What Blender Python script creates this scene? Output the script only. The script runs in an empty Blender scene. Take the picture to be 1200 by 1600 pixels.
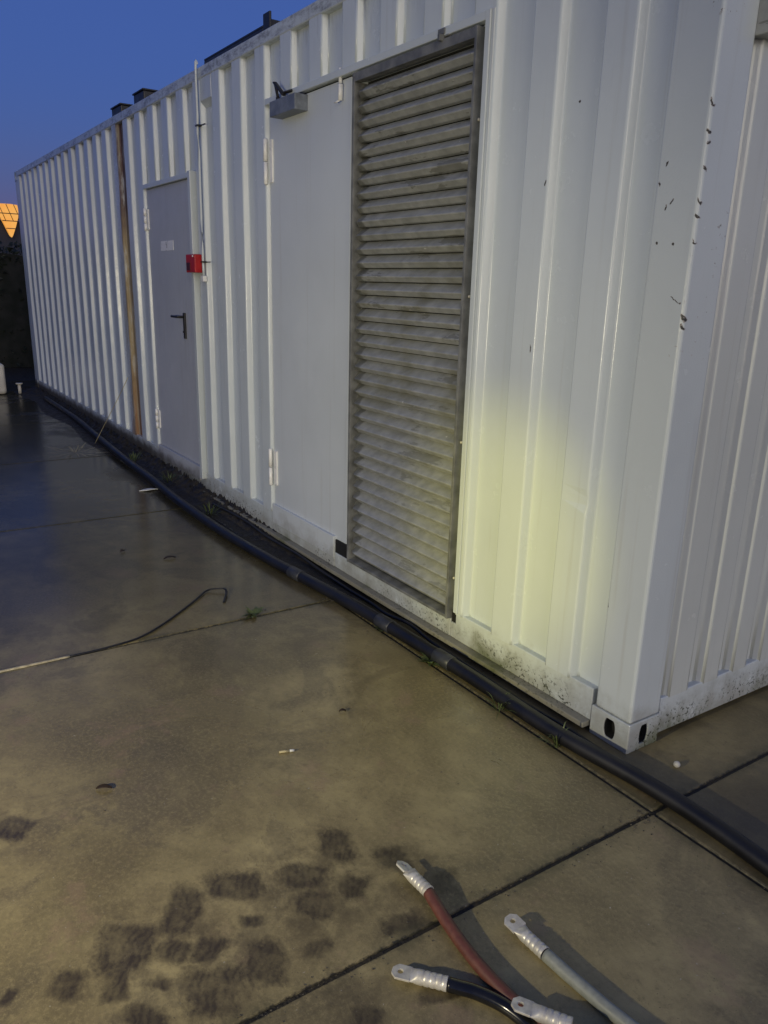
import bpy, bmesh, math, random
from mathutils import Vector, Matrix, Euler
R = math.radians
random.seed(7)
C = bpy.context.scene.collection
S = bpy.context.scene

# ------------------------------------------------------------------ camera, sky, light, exposure
cam_d = bpy.data.cameras.new('camera'); cam = bpy.data.objects.new('camera', cam_d); C.objects.link(cam)
r_ = Vector((-0.5586113528447144, -0.8288788837604623, 0.030218413740769015))
d_ = Vector((-0.2568256933106907, 0.13821212636150093, -0.9565239000579734))
f_ = Vector((0.7886659113518735, -0.5420859748994089, -0.29008425687871475))
m4 = Matrix(((r_.x, -d_.x, -f_.x, -1.54857804), (r_.y, -d_.y, -f_.y, 2.08945882), (r_.z, -d_.z, -f_.z, 1.57484131), (0, 0, 0, 1)))
cam.matrix_world = m4
cam_d.sensor_fit = 'VERTICAL'; cam_d.sensor_height = 36.0
cam_d.lens = 1225.52 / 1600 * 36.0
cam_d.shift_x = -20.77 / 1600; cam_d.shift_y = 21.45 / 1600
cam_d.clip_start = 0.02; cam_d.clip_end = 2000
S.camera = cam

W = bpy.data.worlds.new('World'); S.world = W; W.use_nodes = True
nt = W.node_tree; nt.nodes.clear()
sky = nt.nodes.new('ShaderNodeTexSky'); sky.sky_type = 'NISHITA'; sky.sun_disc = False
sky.sun_elevation = R(0.5); sky.sun_rotation = R(-67); sky.air_density = 1.0; sky.dust_density = 0.2; sky.ozone_density = 5.6
bg = nt.nodes.new('ShaderNodeBackground'); bg.inputs['Strength'].default_value = 0.13
out = nt.nodes.new('ShaderNodeOutputWorld')
tint = nt.nodes.new('ShaderNodeMix'); tint.data_type = 'RGBA'; tint.blend_type = 'MULTIPLY'; tint.inputs[0].default_value = 1.0; tint.inputs[7].default_value = (1.7, .88, .84, 1)
nt.links.new(sky.outputs[0], tint.inputs[6]); even = nt.nodes.new('ShaderNodeMix'); even.data_type = 'RGBA'; even.inputs[0].default_value = .55; even.inputs[7].default_value = (.135, .225, .68, 1)   # flat dusk blue mixed in to even out the sky
nt.links.new(tint.outputs[2], even.inputs[6]); nt.links.new(even.outputs[2], bg.inputs[0]); nt.links.new(bg.outputs[0], out.inputs[0])

EXPO = 2.0
S.view_settings.view_transform = 'Standard'; S.view_settings.look = 'None'
S.view_settings.exposure = EXPO; S.view_settings.gamma = 1.0; S.view_settings.use_curve_mapping = False

def aim(o, to):
    d = Vector(to) - o.location
    o.rotation_euler = d.to_track_quat('-Z', 'Y').to_euler()
# afterglow of the set sun: a very weak, wide sun lamp from the open end of the yard
sl = bpy.data.lights.new('sun', 'SUN'); sl.energy = 0.36; sl.angle = R(45); sl.color = (1.0, 0.90, 0.68)
sun = bpy.data.objects.new('sun', sl); C.objects.link(sun); sun.location = (-6, 4, 6); aim(sun, (-6 + 1.0, 4 - 0.20, 6 - 0.13))
# the work lamp the yard is lit with (its pool of light and the cable shadows show in the photograph)
wl = bpy.data.lights.new('work_lamp', 'SPOT'); wl.energy = 96; wl.color = (1.0, 0.90, 0.62); wl.spot_size = R(104); wl.spot_blend = 1.0; wl.shadow_soft_size = 0.03
lamp = bpy.data.objects.new('work_lamp', wl); C.objects.link(lamp); lamp.location = (-0.35, 4.1, 1.35); aim(lamp, (1.6, 0.95, 0.15))
# its narrow yellow hot spot, which falls on the wall just left of the corner
hl = bpy.data.lights.new('torch', 'SPOT'); hl.energy = 78; hl.color = (1.0, 0.88, 0.03); hl.spot_size = R(20); hl.spot_blend = 1.0; hl.shadow_soft_size = 0.02
torch = bpy.data.objects.new('torch', hl); C.objects.link(torch); torch.location = (-0.30, 4.12, 1.33); aim(torch, (0.80, 0, 0.56))

# ------------------------------------------------------------------ material helpers
class NT:
    def __init__(s, name):
        s.m = bpy.data.materials.new(name); s.m.use_nodes = True; s.t = s.m.node_tree; s.t.nodes.clear()
        s.b = s.n('ShaderNodeBsdfPrincipled'); o = s.n('ShaderNodeOutputMaterial'); s.l(s.b.outputs[0], o.inputs[0])
        g = s.n('ShaderNodeNewGeometry'); s.pos = g.outputs['Position']; s.nrm = g.outputs['Normal']
    def n(s, k, **kw):
        x = s.t.nodes.new(k)
        for a, v in kw.items(): setattr(x, a, v)
        return x
    def l(s, a, b): s.t.links.new(a, b)
    def set(s, sock, v):
        if hasattr(v, 'is_linked'): s.l(v, sock)
        else:
            if isinstance(v, tuple) and len(v) == 3 and sock.type == 'RGBA': v = v + (1,)
            sock.default_value = v
    def noise(s, scale, detail=4, rough=0.55, vec=None, stretch=None, dist=0.0):
        x = s.n('ShaderNodeTexNoise'); x.inputs['Scale'].default_value = scale; x.inputs['Detail'].default_value = detail
        x.inputs['Roughness'].default_value = rough; x.inputs['Distortion'].default_value = dist
        v = vec or s.pos
        if stretch:
            mp = s.n('ShaderNodeMapping'); mp.inputs['Scale'].default_value = stretch; s.l(v, mp.inputs[0]); v = mp.outputs[0]
        s.l(v, x.inputs['Vector']); return x.outputs['Fac']
    def rng(s, v, a, b, c=0.0, d=1.0, smooth=True):
        x = s.n('ShaderNodeMapRange', interpolation_type='SMOOTHSTEP' if smooth else 'LINEAR'); s.set(x.inputs[0], v)
        for i, q in enumerate((a, b, c, d)): s.set(x.inputs[1 + i], q)
        return x.outputs[0]
    def math(s, op, a, b=0.0):
        x = s.n('ShaderNodeMath', operation=op); s.set(x.inputs[0], a); s.set(x.inputs[1], b); return x.outputs[0]
    def mul(s, *a):
        r = a[0]
        for q in a[1:]: r = s.math('MULTIPLY', r, q)
        return r
    def mix(s, f, a, b):
        x = s.n('ShaderNodeMix', data_type='RGBA'); s.set(x.inputs[0], f); s.set(x.inputs[6], a); s.set(x.inputs[7], b); return x.outputs[2]
    def xyz(s, v=None):
        x = s.n('ShaderNodeSeparateXYZ'); s.l(v or s.pos, x.inputs[0]); return x.outputs
    def band(s, v, a, b, soft):
        return s.mul(s.rng(v, a - soft, a + soft), s.rng(v, b - soft, b + soft, 1.0, 0.0))
    def bump(s, h, strength, dist=0.01, prev=None):
        x = s.n('ShaderNodeBump'); x.inputs['Strength'].default_value = strength; x.inputs['Distance'].default_value = dist
        s.l(h, x.inputs['Height'])
        if prev is not None: s.l(prev, x.inputs['Normal'])
        return x.outputs[0]
    def warp(s, scale, amt):
        x = s.n('ShaderNodeTexNoise'); x.inputs['Scale'].default_value = scale; x.inputs['Detail'].default_value = 3; s.l(s.pos, x.inputs['Vector'])
        a = s.n('ShaderNodeVectorMath', operation='SUBTRACT'); s.l(x.outputs['Color'], a.inputs[0]); a.inputs[1].default_value = (.5, .5, .5)
        b = s.n('ShaderNodeVectorMath', operation='SCALE'); s.l(a.outputs[0], b.inputs[0]); b.inputs['Scale'].default_value = amt
        c = s.n('ShaderNodeVectorMath', operation='ADD'); s.l(b.outputs[0], c.inputs[0]); s.l(s.pos, c.inputs[1]); return c.outputs[0]
    def blob(s, vec, loc, rot, scale, strength=1.0, soft=(0.7, 1.1), square=False):
        mp = s.n('ShaderNodeMapping', vector_type='TEXTURE'); mp.inputs['Location'].default_value = loc; mp.inputs['Rotation'].default_value = rot; mp.inputs['Scale'].default_value = scale
        s.l(vec, mp.inputs[0]); v = mp.outputs[0]
        if square:                                    # rounded-square outline: sum of fourth powers
            for q in range(2):
                m = s.n('ShaderNodeVectorMath', operation='MULTIPLY'); s.l(v, m.inputs[0]); s.l(v, m.inputs[1]); v = m.outputs[0]
            x = s.n('ShaderNodeVectorMath', operation='DOT_PRODUCT'); s.l(v, x.inputs[0]); x.inputs[1].default_value = (1, 1, 0)
            return s.rng(x.outputs['Value'], soft[0] ** 4, soft[1] ** 4, strength, 0.0)
        x = s.n('ShaderNodeVectorMath', operation='LENGTH'); s.l(v, x.inputs[0])
        return s.rng(x.outputs['Value'], soft[0], soft[1], strength, 0.0)
    def blobd(s, vec, loc, rot, scale):
        mp = s.n('ShaderNodeMapping', vector_type='TEXTURE'); mp.inputs['Location'].default_value = loc; mp.inputs['Rotation'].default_value = rot; mp.inputs['Scale'].default_value = scale
        s.l(vec, mp.inputs[0]); v = mp.outputs[0]
        m = s.n('ShaderNodeVectorMath', operation='MULTIPLY'); s.l(v, m.inputs[0]); s.l(v, m.inputs[1])
        m2 = s.n('ShaderNodeVectorMath', operation='DOT_PRODUCT'); s.l(m.outputs[0], m2.inputs[0]); s.l(m.outputs[0], m2.inputs[1])      # x^4 + y^4
        return s.math('POWER', m2.outputs['Value'], .25)
    def maxall(s, L):
        r = L[0]
        for q in L[1:]: r = s.math('MAXIMUM', r, q)
        return r
    def fin(s, col=None, rough=None, metal=None, normal=None, spec=None, coat=None):
        for k, v in (('Base Color', col), ('Roughness', rough), ('Metallic', metal), ('Normal', normal), ('Specular IOR Level', spec), ('Coat Weight', coat)):
            if v is not None: s.set(s.b.inputs[k], v)
        return s.m

def simple(name, col, rough=0.6, metal=0.0, var=0.12, scale=20, bump=0.0, spec=None):
    t = NT(name); n = t.noise(scale, 5)
    dark = tuple(c * (1 - var) for c in col); lite = tuple(min(1, c * (1 + var)) for c in col)
    nb = t.bump(t.noise(scale * 6, 3), bump, 0.004) if bump else None
    return t.fin(t.mix(t.rng(n, .3, .7), dark, lite), t.rng(n, .3, .7, rough * .85, min(1, rough * 1.15)), metal, nb, spec)

def paint(name, base, marks=False, rust=False, rough=0.22):
    t = NT(name); X, Y, Z = t.xyz()
    big = t.noise(1.3, 4); fine = t.noise(9, 6, .65)
    streak = t.noise(6, 5, .6, stretch=(4, 4, .12))
    col = t.mix(t.rng(big, .3, .7), tuple(c * .93 for c in base), base)
    # thin dirt runs, heavier near the top rail
    col = t.mix(t.mul(t.rng(streak, .56, .75), .22), col, (.33, .31, .26))
    # splash grime and black specks low on the wall
    low = t.math('ADD', Z, t.mul(t.math('SUBTRACT', fine, .5), .35))
    col = t.mix(t.rng(low, .02, .2, .55, 0), col, (.2, .18, .13))
    sp = t.noise(70, 3, .7)
    spk = t.mul(t.rng(sp, .565, .60), t.rng(Z, .07, .17, 1, 0), t.rng(t.noise(2.6, 3), .42, .58))
    col = t.mix(t.mul(spk, .85), col, (.03, .03, .02))
    # green algae where the foot of the steel stays wet
    alg = t.mul(t.rng(low, -.02, .14, 1, 0), t.rng(t.noise(2.1, 4), .5, .64))
    col = t.mix(t.mul(alg, .75), col, (.07, .085, .02))
    # dark grime under the top rail
    top = t.mul(t.rng(Z, 2.6, 2.86), t.rng(t.noise(9, 6, .75, stretch=(2, 2, .35)), .5, .62), .28)
    col = t.mix(top, col, (.2, .19, .17))
    rg = t.mul(t.rng(t.math('ADD', Z, t.mul(t.math('SUBTRACT', fine, .5), .12)), .10, .19, 1, 0), t.rng(t.math('ADD', X, t.mul(t.math('SUBTRACT', big, .5), 2.0)), 3.2, 5.6), .93)
    col = t.mix(rg, col, (.035, .028, .016))
    rail = t.mul(t.rng(Z, 2.832, 2.84), t.rng(t.noise(4.5, 7, .8, stretch=(1, 1, 3)), .44, .64), .62)
    col = t.mix(rail, col, (.10, .085, .06))
    rgh = t.rng(fine, .3, .75, rough * .85, rough * 1.3)
    rgh = t.math('ADD', rgh, t.mul(rg, .4))
    if rust:
        w = t.math('ADD', X, t.mul(t.math('SUBTRACT', t.noise(12, 6, .7, stretch=(1, 1, .22)), .5), .13))
        bandm = t.band(w, 5.785, 5.912, .02)
        spill = t.mul(t.band(w, 5.70, 6.0, .035), t.rng(Z, .15, 2.2, .9, .35), t.rng(t.noise(9, 6, .75, stretch=(1.4, 1, .22)), .42, .60))
        tone = t.math('ADD', Z, t.mul(t.math('SUBTRACT', t.noise(5, 4), .5), .5))
        rc = t.mix(t.rng(tone, 1.75, 2.3), t.mix(t.rng(tone, .2, 1.0), (.21, .085, .02), (.30, .22, .10)), (.075, .028, .02))
        rc = t.mix(t.mul(t.rng(t.noise(30, 5, .7, stretch=(1.6, 1.6, .05)), .48, .62), .6), rc, (.34, .29, .18)); rc = t.mix(t.mul(t.rng(t.noise(22, 5, .7, stretch=(1.6, 1.6, .07)), .52, .66), .7), rc, (.06, .03, .012))
        m = t.math('MAXIMUM', t.mul(bandm, t.rng(t.noise(11, 6, .75, stretch=(1.5, 1.5, .3)), .30, .52, .45, .97)), spill)
        col = t.mix(m, col, rc); rgh = t.math('ADD', rgh, t.mul(m, .35))
    if marks:
        wv = t.warp(60, .012); L = []
        for (x, y, z, a, w, l) in MARKS:
            L.append(t.blob(wv, (x, y, z), (0, R(a), 0), (w * .8, .02, l * .8), 1.0, (.6, 1.15)))
        mk = t.maxall(L)
        scuff = t.mul(t.rng(t.noise(38, 4, .7), .63, .66), t.rng(t.noise(3.5, 2), .46, .6), t.rng(X, .25, .05), t.rng(Z, 1.3, 1.5), .8)
        mk = t.mul(t.math('MAXIMUM', mk, scuff), t.rng(t.noise(130, 3), .36, .5, .35, 1.0))
        col = t.mix(t.mul(t.rng(mk, .02, .35), .55), col, (.17, .085, .04))
        col = t.mix(t.rng(mk, .3, .75), col, (.04, .040, .036)); rgh = t.math('ADD', rgh, t.mul(mk, .4))
    nb = t.bump(t.noise(150, 2, .5), .16, .003)
    nb = t.bump(t.noise(3.2, 2), .10, .04, nb)
    return t.fin(col, rgh, 0.0, nb)

MARKS = [(-.001, 0, 1.505, 28, .006, .03), (.004, -.002, 1.488, 20, .005, .014), (.114, 0, 1.83, -10, .004, .012), (.094, 0, 1.847, -35, .004, .013), (.0, 0, 2.025, 30, .005, .014), (.0, 0, 2.0, 0, .004, .008),
         (.0, 0, 1.837, 25, .004, .022), (.002, 0, 1.80, 30, .004, .014), (.0, 0, 1.727, 25, .003, .018), (.132, 0, 1.73, 0, .005, .008), (.07, 0, 1.727, 0, .006, .006),
         (.642, -.001, 1.943, -15, .005, .014), (.398, -.03, 2.205, 30, .004, .014), (.354, -.03, 2.203, 20, .005, .009), (.037, 0, 1.563, 60, .002, .03), (.02, 0, 1.555, 0, .004, .005), (.651, 0, 1.372, 5, .004, .02),
         (.157, 0, .522, 10, .004, .014), (.163, 0, .54, 0, .003, .02), (.545, -.03, 2.19, 0, .006, .006), (.002, 0, 2.10, 10, .003, .02), (.001, 0, 1.93, 12, .003, .012), (.128, 0, 1.955, -25, .005, .009), (.148, 0, 1.9, 10, .004, .012)]

M_wall = paint('white_wall_paint', (.575, .63, .655), marks=True, rust=True)
M_frame = paint('white_frame_paint', (.55, .60, .61), marks=True)
M_lip = paint('grimy_lip_paint', (.26, .26, .22), rough=.55)
M_end = paint('end_wall_light_tint', (.54, .57, .545))  # light put into the colour: wall paint warmed for the end face
M_door = paint('door_paint', (.57, .615, .645), rough=.4)
M_greydoor = paint('grey_door_paint', (.47, .49, .515), rough=.42)
M_white = simple('white_enamel', (.78, .78, .75), .3, var=.06)
M_black = simple('black_plastic', (.012, .012, .013), .45, var=.2)
M_dark = simple('shade_black', (.006, .006, .006), .9)  # flat black painted in for the shade of hollows and gaps
M_rubber = simple('black_rubber', (.008, .008, .009), .55, var=.3, scale=8)
M_red = simple('red_plastic', (.38, .012, .014), .35, var=.1)
M_cablered = simple('red_brown_sheath', (.125, .042, .026), .5, var=.15, scale=60, bump=.1)
M_cablegrey = simple('grey_sheath', (.27, .28, .23), .5, var=.12, scale=60, bump=.08)
M_cableblack = simple('black_sheath', (.008, .008, .008), .18, var=.2)
M_leafdark = simple('hedge_leaf', (.012, .018, .008), .6, var=.5, scale=6)
M_weed = simple('weed_leaf', (.075, .10, .03), .5, var=.4, scale=30)
M_dry = simple('dry_leaf', (.035, .02, .01), .7, var=.3, scale=80)
M_straw = simple('straw', (.42, .36, .2), .6, var=.2, scale=80)
M_feather = simple('white_plume', (.6, .6, .56), .7, var=.1, scale=80)
M_bark = simple('bark', (.05, .035, .02), .85, var=.3)
M_cast = simple('grey_closer_casting', (.16, .18, .21), .45, metal=.2, var=.25, scale=25, bump=.1)
M_roof = simple('roof_steel', (.35, .35, .34), .6)
M_tank = simple('white_poly', (.55, .53, .47), .5, var=.12, scale=9)
M_seal = simple('joint_sealant', (.34, .30, .21), .7, var=.3, scale=40)

def m_lug():
    t = NT('tinned_copper'); n = t.noise(40, 5)
    return t.fin(t.mix(t.rng(n, .35, .65), (.70, .67, .57), (.52, .49, .41)), t.rng(n, .3, .7, .32, .55), .35, t.bump(t.noise(120, 3), .12, .002))
M_lug = m_lug()

def m_galv():
    t = NT('galvanised_sheet'); X, Y, Z = t.xyz()
    a = t.noise(16, 5, .6); b = t.noise(3.5, 5, .7, stretch=(.55, 1, 3.0)); vor = t.n('ShaderNodeTexVoronoi'); vor.inputs['Scale'].default_value = 55; t.l(t.pos, vor.inputs['Vector'])
    col = t.mix(t.rng(a, .3, .7), (.27, .28, .265), (.38, .39, .37))
    col = t.mix(t.mul(vor.outputs['Color'], .12), col, (.45, .46, .46))
    col = t.mix(t.mul(t.rng(b, .585, .605), t.rng(Z, .3, 2.0, .40, .60)), col, (.13, .13, .105))                # dirt film with its own edges, stronger towards the top
    grn = t.mul(t.rng(t.noise(5, 4), .45, .65), t.band(Z, .95, 1.75, .3), .38)
    col = t.mix(grn, col, (.14, .13, .05))
    xe = t.math('ADD', X, t.mul(t.math('SUBTRACT', t.noise(9, 3), .5), .12)); ends = t.mul(t.rng(xe, 1.855, 1.875), .62)
    col = t.mix(ends, col, (.07, .07, .055))
    drip = t.mul(t.rng(t.noise(48, 3, .5, stretch=(1, 1, .4)), .735, .76), .9)
    col = t.mix(drip, col, (.62, .62, .58))
    return t.fin(col, t.rng(b, .4, .6, .42, .62), .2, t.bump(a, .03, .004))
M_galv = m_galv()
M_steel = simple('weathered_steel', (.17, .175, .17), .6, metal=.25, var=.3, scale=14, bump=.1)

def m_concrete():
    t = NT('wet_concrete'); X, Y, Z = t.xyz()
    n1 = t.noise(1.1, 6, .6); n2 = t.noise(5, 9, .7); n3 = t.noise(38, 7, .75); n4 = t.noise(2.2, 6, .65, dist=.6)
    col = t.mix(t.rng(n1, .35, .68), (.16, .130, .058), (.47, .385, .18))
    col = t.mix(t.mul(t.rng(n2, .38, .66), .6), col, (.17, .132, .064))
    col = t.mix(t.mul(t.rng(n4, .5, .60), .45), col, (.09, .074, .042))
    col = t.mix(t.mul(t.rng(n3, .5, .72), .5), col, (.11, .088, .045))
    gr = t.mul(t.rng(t.noise(75, 6, .85), .46, .66), .55)
    col = t.mix(gr, col, (.39, .315, .15))
    col = t.mix(t.mul(t.rng(t.noise(60, 7, .85), .56, .70), .6), col, (.085, .068, .042))
    col = t.mix(t.mul(t.rng(t.noise(3.1, 5, .7), .56, .66), .35), col, (.30, .20, .125))     # faint reddish patches
    peb = t.mul(t.rng(t.noise(150, 3, .6), .66, .70), .75)
    col = t.mix(peb, col, (.03, .025, .02))
    speck = t.mul(t.rng(t.noise(95, 2, .5), .745, .76), .8)
    col = t.mix(speck, col, (.45, .42, .34))
    dampm = t.mul(t.rng(t.noise(.8, 6, .7, dist=.8), .46, .60), t.rng(X, .1, .9), .40)
    col = t.mix(dampm, col, (.07, .056, .032))
    # wet tread prints left on the near slab
    wv = t.warp(7, .09); L = []
    for k, (x, y, a, rx, ry, st) in enumerate(PRINTS):
        f = 1.0 + .16 * math.sin(k * 2.7)
        L.append(t.math('ADD', t.blobd(wv, (x, y, 0), (0, 0, R(a + 12 * math.sin(k * 1.9))), (rx * f * 1.3, ry * 1.3 / f, 1)), (1 - st) * .45))
    dm = L[0]
    for q in L[1:]: dm = t.math('MINIMUM', dm, q)
    rag = t.math('ADD', t.mul(t.math('SUBTRACT', t.noise(22, 7, .75, stretch=(.6, 1.5, 1)), .5), .75), t.mul(t.math('SUBTRACT', t.noise(70, 4, .8), .5), .5))
    dm = t.math('ADD', dm, rag)
    tread = t.rng(t.math('SINE', t.math('ADD', t.mul(t.math('ADD', t.mul(X, .55), t.mul(Y, .83)), 330.0), t.mul(n2, 40.0))), -.6, .9, .88, 1.0)
    pr = t.mul(t.rng(dm, .55, 1.12, 1, 0), tread, t.rng(t.noise(14, 5, .7), .3, .6, .6, 1.0))
    bl_ = []
    for (x, y, a, rx, ry, st) in BAND: bl_.append(t.blob(wv, (x, y, 0), (0, 0, R(a)), (rx, ry, 1), st, (.2, 1.15)))
    bd_ = t.mul(t.maxall(bl_), t.rng(t.noise(10, 7, .75), .38, .62))
    pr = t.math('MAXIMUM', pr, bd_)
    col = t.mix(t.mul(pr, .92), col, (.036, .026, .014))
    # grime collected along the foot of the container
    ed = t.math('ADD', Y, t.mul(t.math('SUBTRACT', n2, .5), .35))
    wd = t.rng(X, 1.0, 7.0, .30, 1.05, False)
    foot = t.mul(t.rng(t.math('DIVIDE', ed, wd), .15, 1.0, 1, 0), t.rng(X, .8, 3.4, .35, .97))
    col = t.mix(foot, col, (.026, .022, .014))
    rt_shade = t.mul(t.rng(X, -.1, -.5), t.rng(Y, .4, -.2), .6)  # shade right of the corner, painted into the slab colour
    col = t.mix(rt_shade, col, (.05, .045, .035))
    # joints: dark, mossy arrises
    def near(v, o, p):
        f = t.math('FRACT', t.math('ADD', t.math('DIVIDE', t.math('SUBTRACT', v, o), p), .5)); return t.mul(t.math('ABSOLUTE', t.math('SUBTRACT', f, .5)), p)
    jd = t.math('MINIMUM', near(X, -.265, 2.05), near(Y, .185, 2.055))
    jd = t.math('ADD', jd, t.mul(t.math('SUBTRACT', t.noise(45, 5, .7), .5), .028))
    col = t.mix(t.rng(jd, .004, .012, .96, 0), col, (.020, .017, .010))
    col = t.mix(t.mul(t.rng(jd, .015, .05, .5, 0), t.rng(n2, .4, .6)), col, (.05, .05, .022))
    # damp: standing film towards the far end, drier patch close by
    far = t.math('ADD', X, t.mul(t.math('SUBTRACT', n1, .5), 2.4))
    wet = t.rng(far, .6, 3.2)
    col = t.mix(t.mul(wet, .68), col, (.040, .037, .024))
    wetn = t.rng(t.noise(.9, 4, .5), .38, .62)
    rgh = t.math('SUBTRACT', t.rng(far, -.5, .9, .50, .30), t.mul(wet, .10)); rgh = t.math('SUBTRACT', rgh, t.mul(wetn, wet, .22)); rgh = t.math('SUBTRACT', rgh, t.mul(t.rng(n4, .45, .6), .14))
    rgh = t.math('SUBTRACT', rgh, t.mul(dampm, .16)); rgh = t.math('ADD', rgh, t.mul(foot, .3))
    rgh = t.math('MAXIMUM', rgh, .19)
    h = t.math('ADD', t.mul(n3, .5), t.mul(n2, .6))
    bs = t.n('ShaderNodeBump'); bs.inputs['Distance'].default_value = .008; t.l(h, bs.inputs['Height'])
    t.l(t.rng(far, -.3, 1.8, .38, .085), bs.inputs['Strength'])
    return t.fin(col, rgh, 0.0, bs.outputs[0], spec=t.math('SUBTRACT', .50, t.mul(wet, .33)))
BAND = [(-.02, 1.62, 20, .30, .22, .62), (.0, 1.25, 30, .28, .26, .60), (-.1, 1.02, 10, .16, .2, .5), (.08, 1.72, 0, .22, .16, .4), (-.3, 1.35, 0, .15, .15, .4), (.72, 1.92, 30, .12, .16, .5)]
PRINTS = [(0.049, 1.877, -122, 0.056, 0.063, 0.45), (0.084, 1.734, -122, 0.066, 0.073, 0.95), (0.120, 1.584, -122, 0.066, 0.080, 0.90), (0.135, 1.423, -122, 0.073, 0.063, 0.80), (-0.008, 1.787, -122, 0.036, 0.044, 0.95), (-0.001, 1.643, -122, 0.042, 0.044, 0.85), (-0.029, 1.569, -122, 0.038, 0.040, 0.80), (-0.154, 1.612, -122, 0.071, 0.072, 0.90), (-0.138, 1.479, -122, 0.056, 0.067, 0.85), (-0.130, 1.767, -122, 0.064, 0.027, 0.70), (0.068, 1.250, -122, 0.057, 0.060, 0.90), (0.126, 1.116, -122, 0.071, 0.056, 0.75), (-0.038, 1.278, -122, 0.065, 0.055, 0.75), (-0.048, 1.157, -122, 0.047, 0.053, 0.75), (-0.172, 1.336, -122, 0.051, 0.040, 0.40), (-0.007, 1.443, -122, 0.049, 0.036, 0.35), (0.694, 1.898, -122, 0.052, 0.046, 1.00), (-0.214, 1.114, -122, 0.067, 0.044, 0.45), (-0.163, 0.928, -122, 0.061, 0.055, 0.40), (-0.071, 1.704, -122, 0.044, 0.026, 0.35), (0.003, 1.010, -122, 0.074, 0.059, 0.45), (-0.445, 1.164, -122, 0.060, 0.022, 0.60), (-0.399, 1.345, -122, 0.043, 0.037, 0.55), (0.094, 2.013, -122, 0.017, 0.024, 0.60),]
M_conc = m_concrete()

def m_soil():
    t = NT('wet_soil'); a = t.noise(14, 6, .7); b = t.noise(70, 4, .7)
    col = t.mix(t.rng(a, .35, .65), (.012, .010, .006), (.034, .027, .016)); col = t.mix(t.mul(t.rng(b, .62, .7), .35), col, (.08, .065, .04))
    return t.fin(col, t.rng(a, .3, .7, .45, .9), 0, t.bump(t.math('ADD', a, b), .6, .02))
M_soil = m_soil()
M_pipe = simple('black_pipe', (.0065, .0065, .0075), .45, var=.35, scale=7, bump=.05)
M_coupl = simple('grey_coupling', (.030, .032, .036), .42, var=.2, scale=20)
EMIT = 0.17

# ------------------------------------------------------------------ mesh helpers
def obj(name, bm, mat, parent=None, smooth=False, bevel=0.0, seg=2, solid=0.0):
    me = bpy.data.meshes.new(name)
    bmesh.ops.recalc_face_normals(bm, faces=bm.faces) if solid == 0 else None
    if smooth:
        for f in bm.faces: f.smooth = True
    bm.to_mesh(me); bm.free()
    for m in (mat if isinstance(mat, (list, tuple)) else [mat]): me.materials.append(m)
    o = bpy.data.objects.new(name, me); C.objects.link(o)
    if solid: md = o.modifiers.new('thickness', 'SOLIDIFY'); md.thickness = solid; md.offset = -1
    if bevel:
        md = o.modifiers.new('edge', 'BEVEL'); md.width = bevel; md.segments = seg; md.limit_method = 'ANGLE'; md.angle_limit = R(35)
    if parent:
        o.parent = parent
        if parent.type == 'EMPTY': o.matrix_parent_inverse = Matrix.Translation(-parent.location)
    return o
def thing(name, label, cat, loc=(0, 0, 0), group=None):
    o = bpy.data.objects.new(name, None); C.objects.link(o); o.location = loc; o.empty_display_size = .1
    o['label'] = label; o['category'] = cat
    if group: o['group'] = group
    return o
def tag(o, label, cat, group=None):
    o['label'] = label; o['category'] = cat
    if group: o['group'] = group
    return o
def struct(name, bm, mat, **k):
    o = obj(name, bm, mat, **k); o['kind'] = 'structure'; return o
def B(): return bmesh.new()
def box(bm, x0, x1, y0, y1, z0, z1, mi=0):
    vs = [bm.verts.new((x, y, z)) for x in (x0, x1) for y in (y0, y1) for z in (z0, z1)]
    for q in ((0, 1, 3, 2), (4, 6, 7, 5), (0, 4, 5, 1), (2, 3, 7, 6), (0, 2, 6, 4), (1, 5, 7, 3)):
        bm.faces.new([vs[i] for i in q]).material_index = mi
    return bm
def bx(*a): return box(B(), *a)
def prism(bm, pts, d):          # closed outline extruded along vector d
    d = Vector(d); a = [bm.verts.new(Vector(p)) for p in pts]; b = [bm.verts.new(Vector(p) + d) for p in pts]
    n = len(pts); bm.faces.new(a); bm.faces.new(b[::-1])
    for i in range(n): bm.faces.new((a[i], b[i], b[(i + 1) % n], a[(i + 1) % n]))
    return bm
def cr(P, sub=8):               # Catmull-Rom through points
    P = [Vector(p) for p in P]; Q = [P[0] * 2 - P[1]] + P + [P[-1] * 2 - P[-2]]; o = []
    for i in range(1, len(Q) - 2):
        for k in range(sub):
            t = k / sub; a, b, c, d = Q[i - 1:i + 3]
            o.append(.5 * ((2 * b) + (c - a) * t + (2 * a - 5 * b + 4 * c - d) * t * t + (3 * b - a - 3 * c + d) * t ** 3))
    o.append(P[-1]); return o
def tube(bm, pts, rad, n=12, cap=True, flat=None):
    pts = [Vector(p) for p in pts]; rings = []
    up = Vector((0, 0, 1))
    for i, p in enumerate(pts):
        t = (pts[min(i + 1, len(pts) - 1)] - pts[max(i - 1, 0)]).normalized()
        u = up - t * up.dot(t)
        if u.length < 1e-3: u = Vector((1, 0, 0)) - t * t.x
        u.normalize(); s = t.cross(u)
        r = rad[i] if isinstance(rad, (list, tuple)) else rad
        ru, rs = r if isinstance(r, tuple) else (r, r)
        rings.append([bm.verts.new(p + u * ru * math.sin(a) + s * rs * math.cos(a)) for a in (2 * math.pi * k / n for k in range(n))])
    for a, b in zip(rings, rings[1:]):
        for k in range(n): bm.faces.new((a[k], a[(k + 1) % n], b[(k + 1) % n], b[k])).smooth = True
    if cap: bm.faces.new(rings[0][::-1]); bm.faces.new(rings[-1])
    return bm
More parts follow.
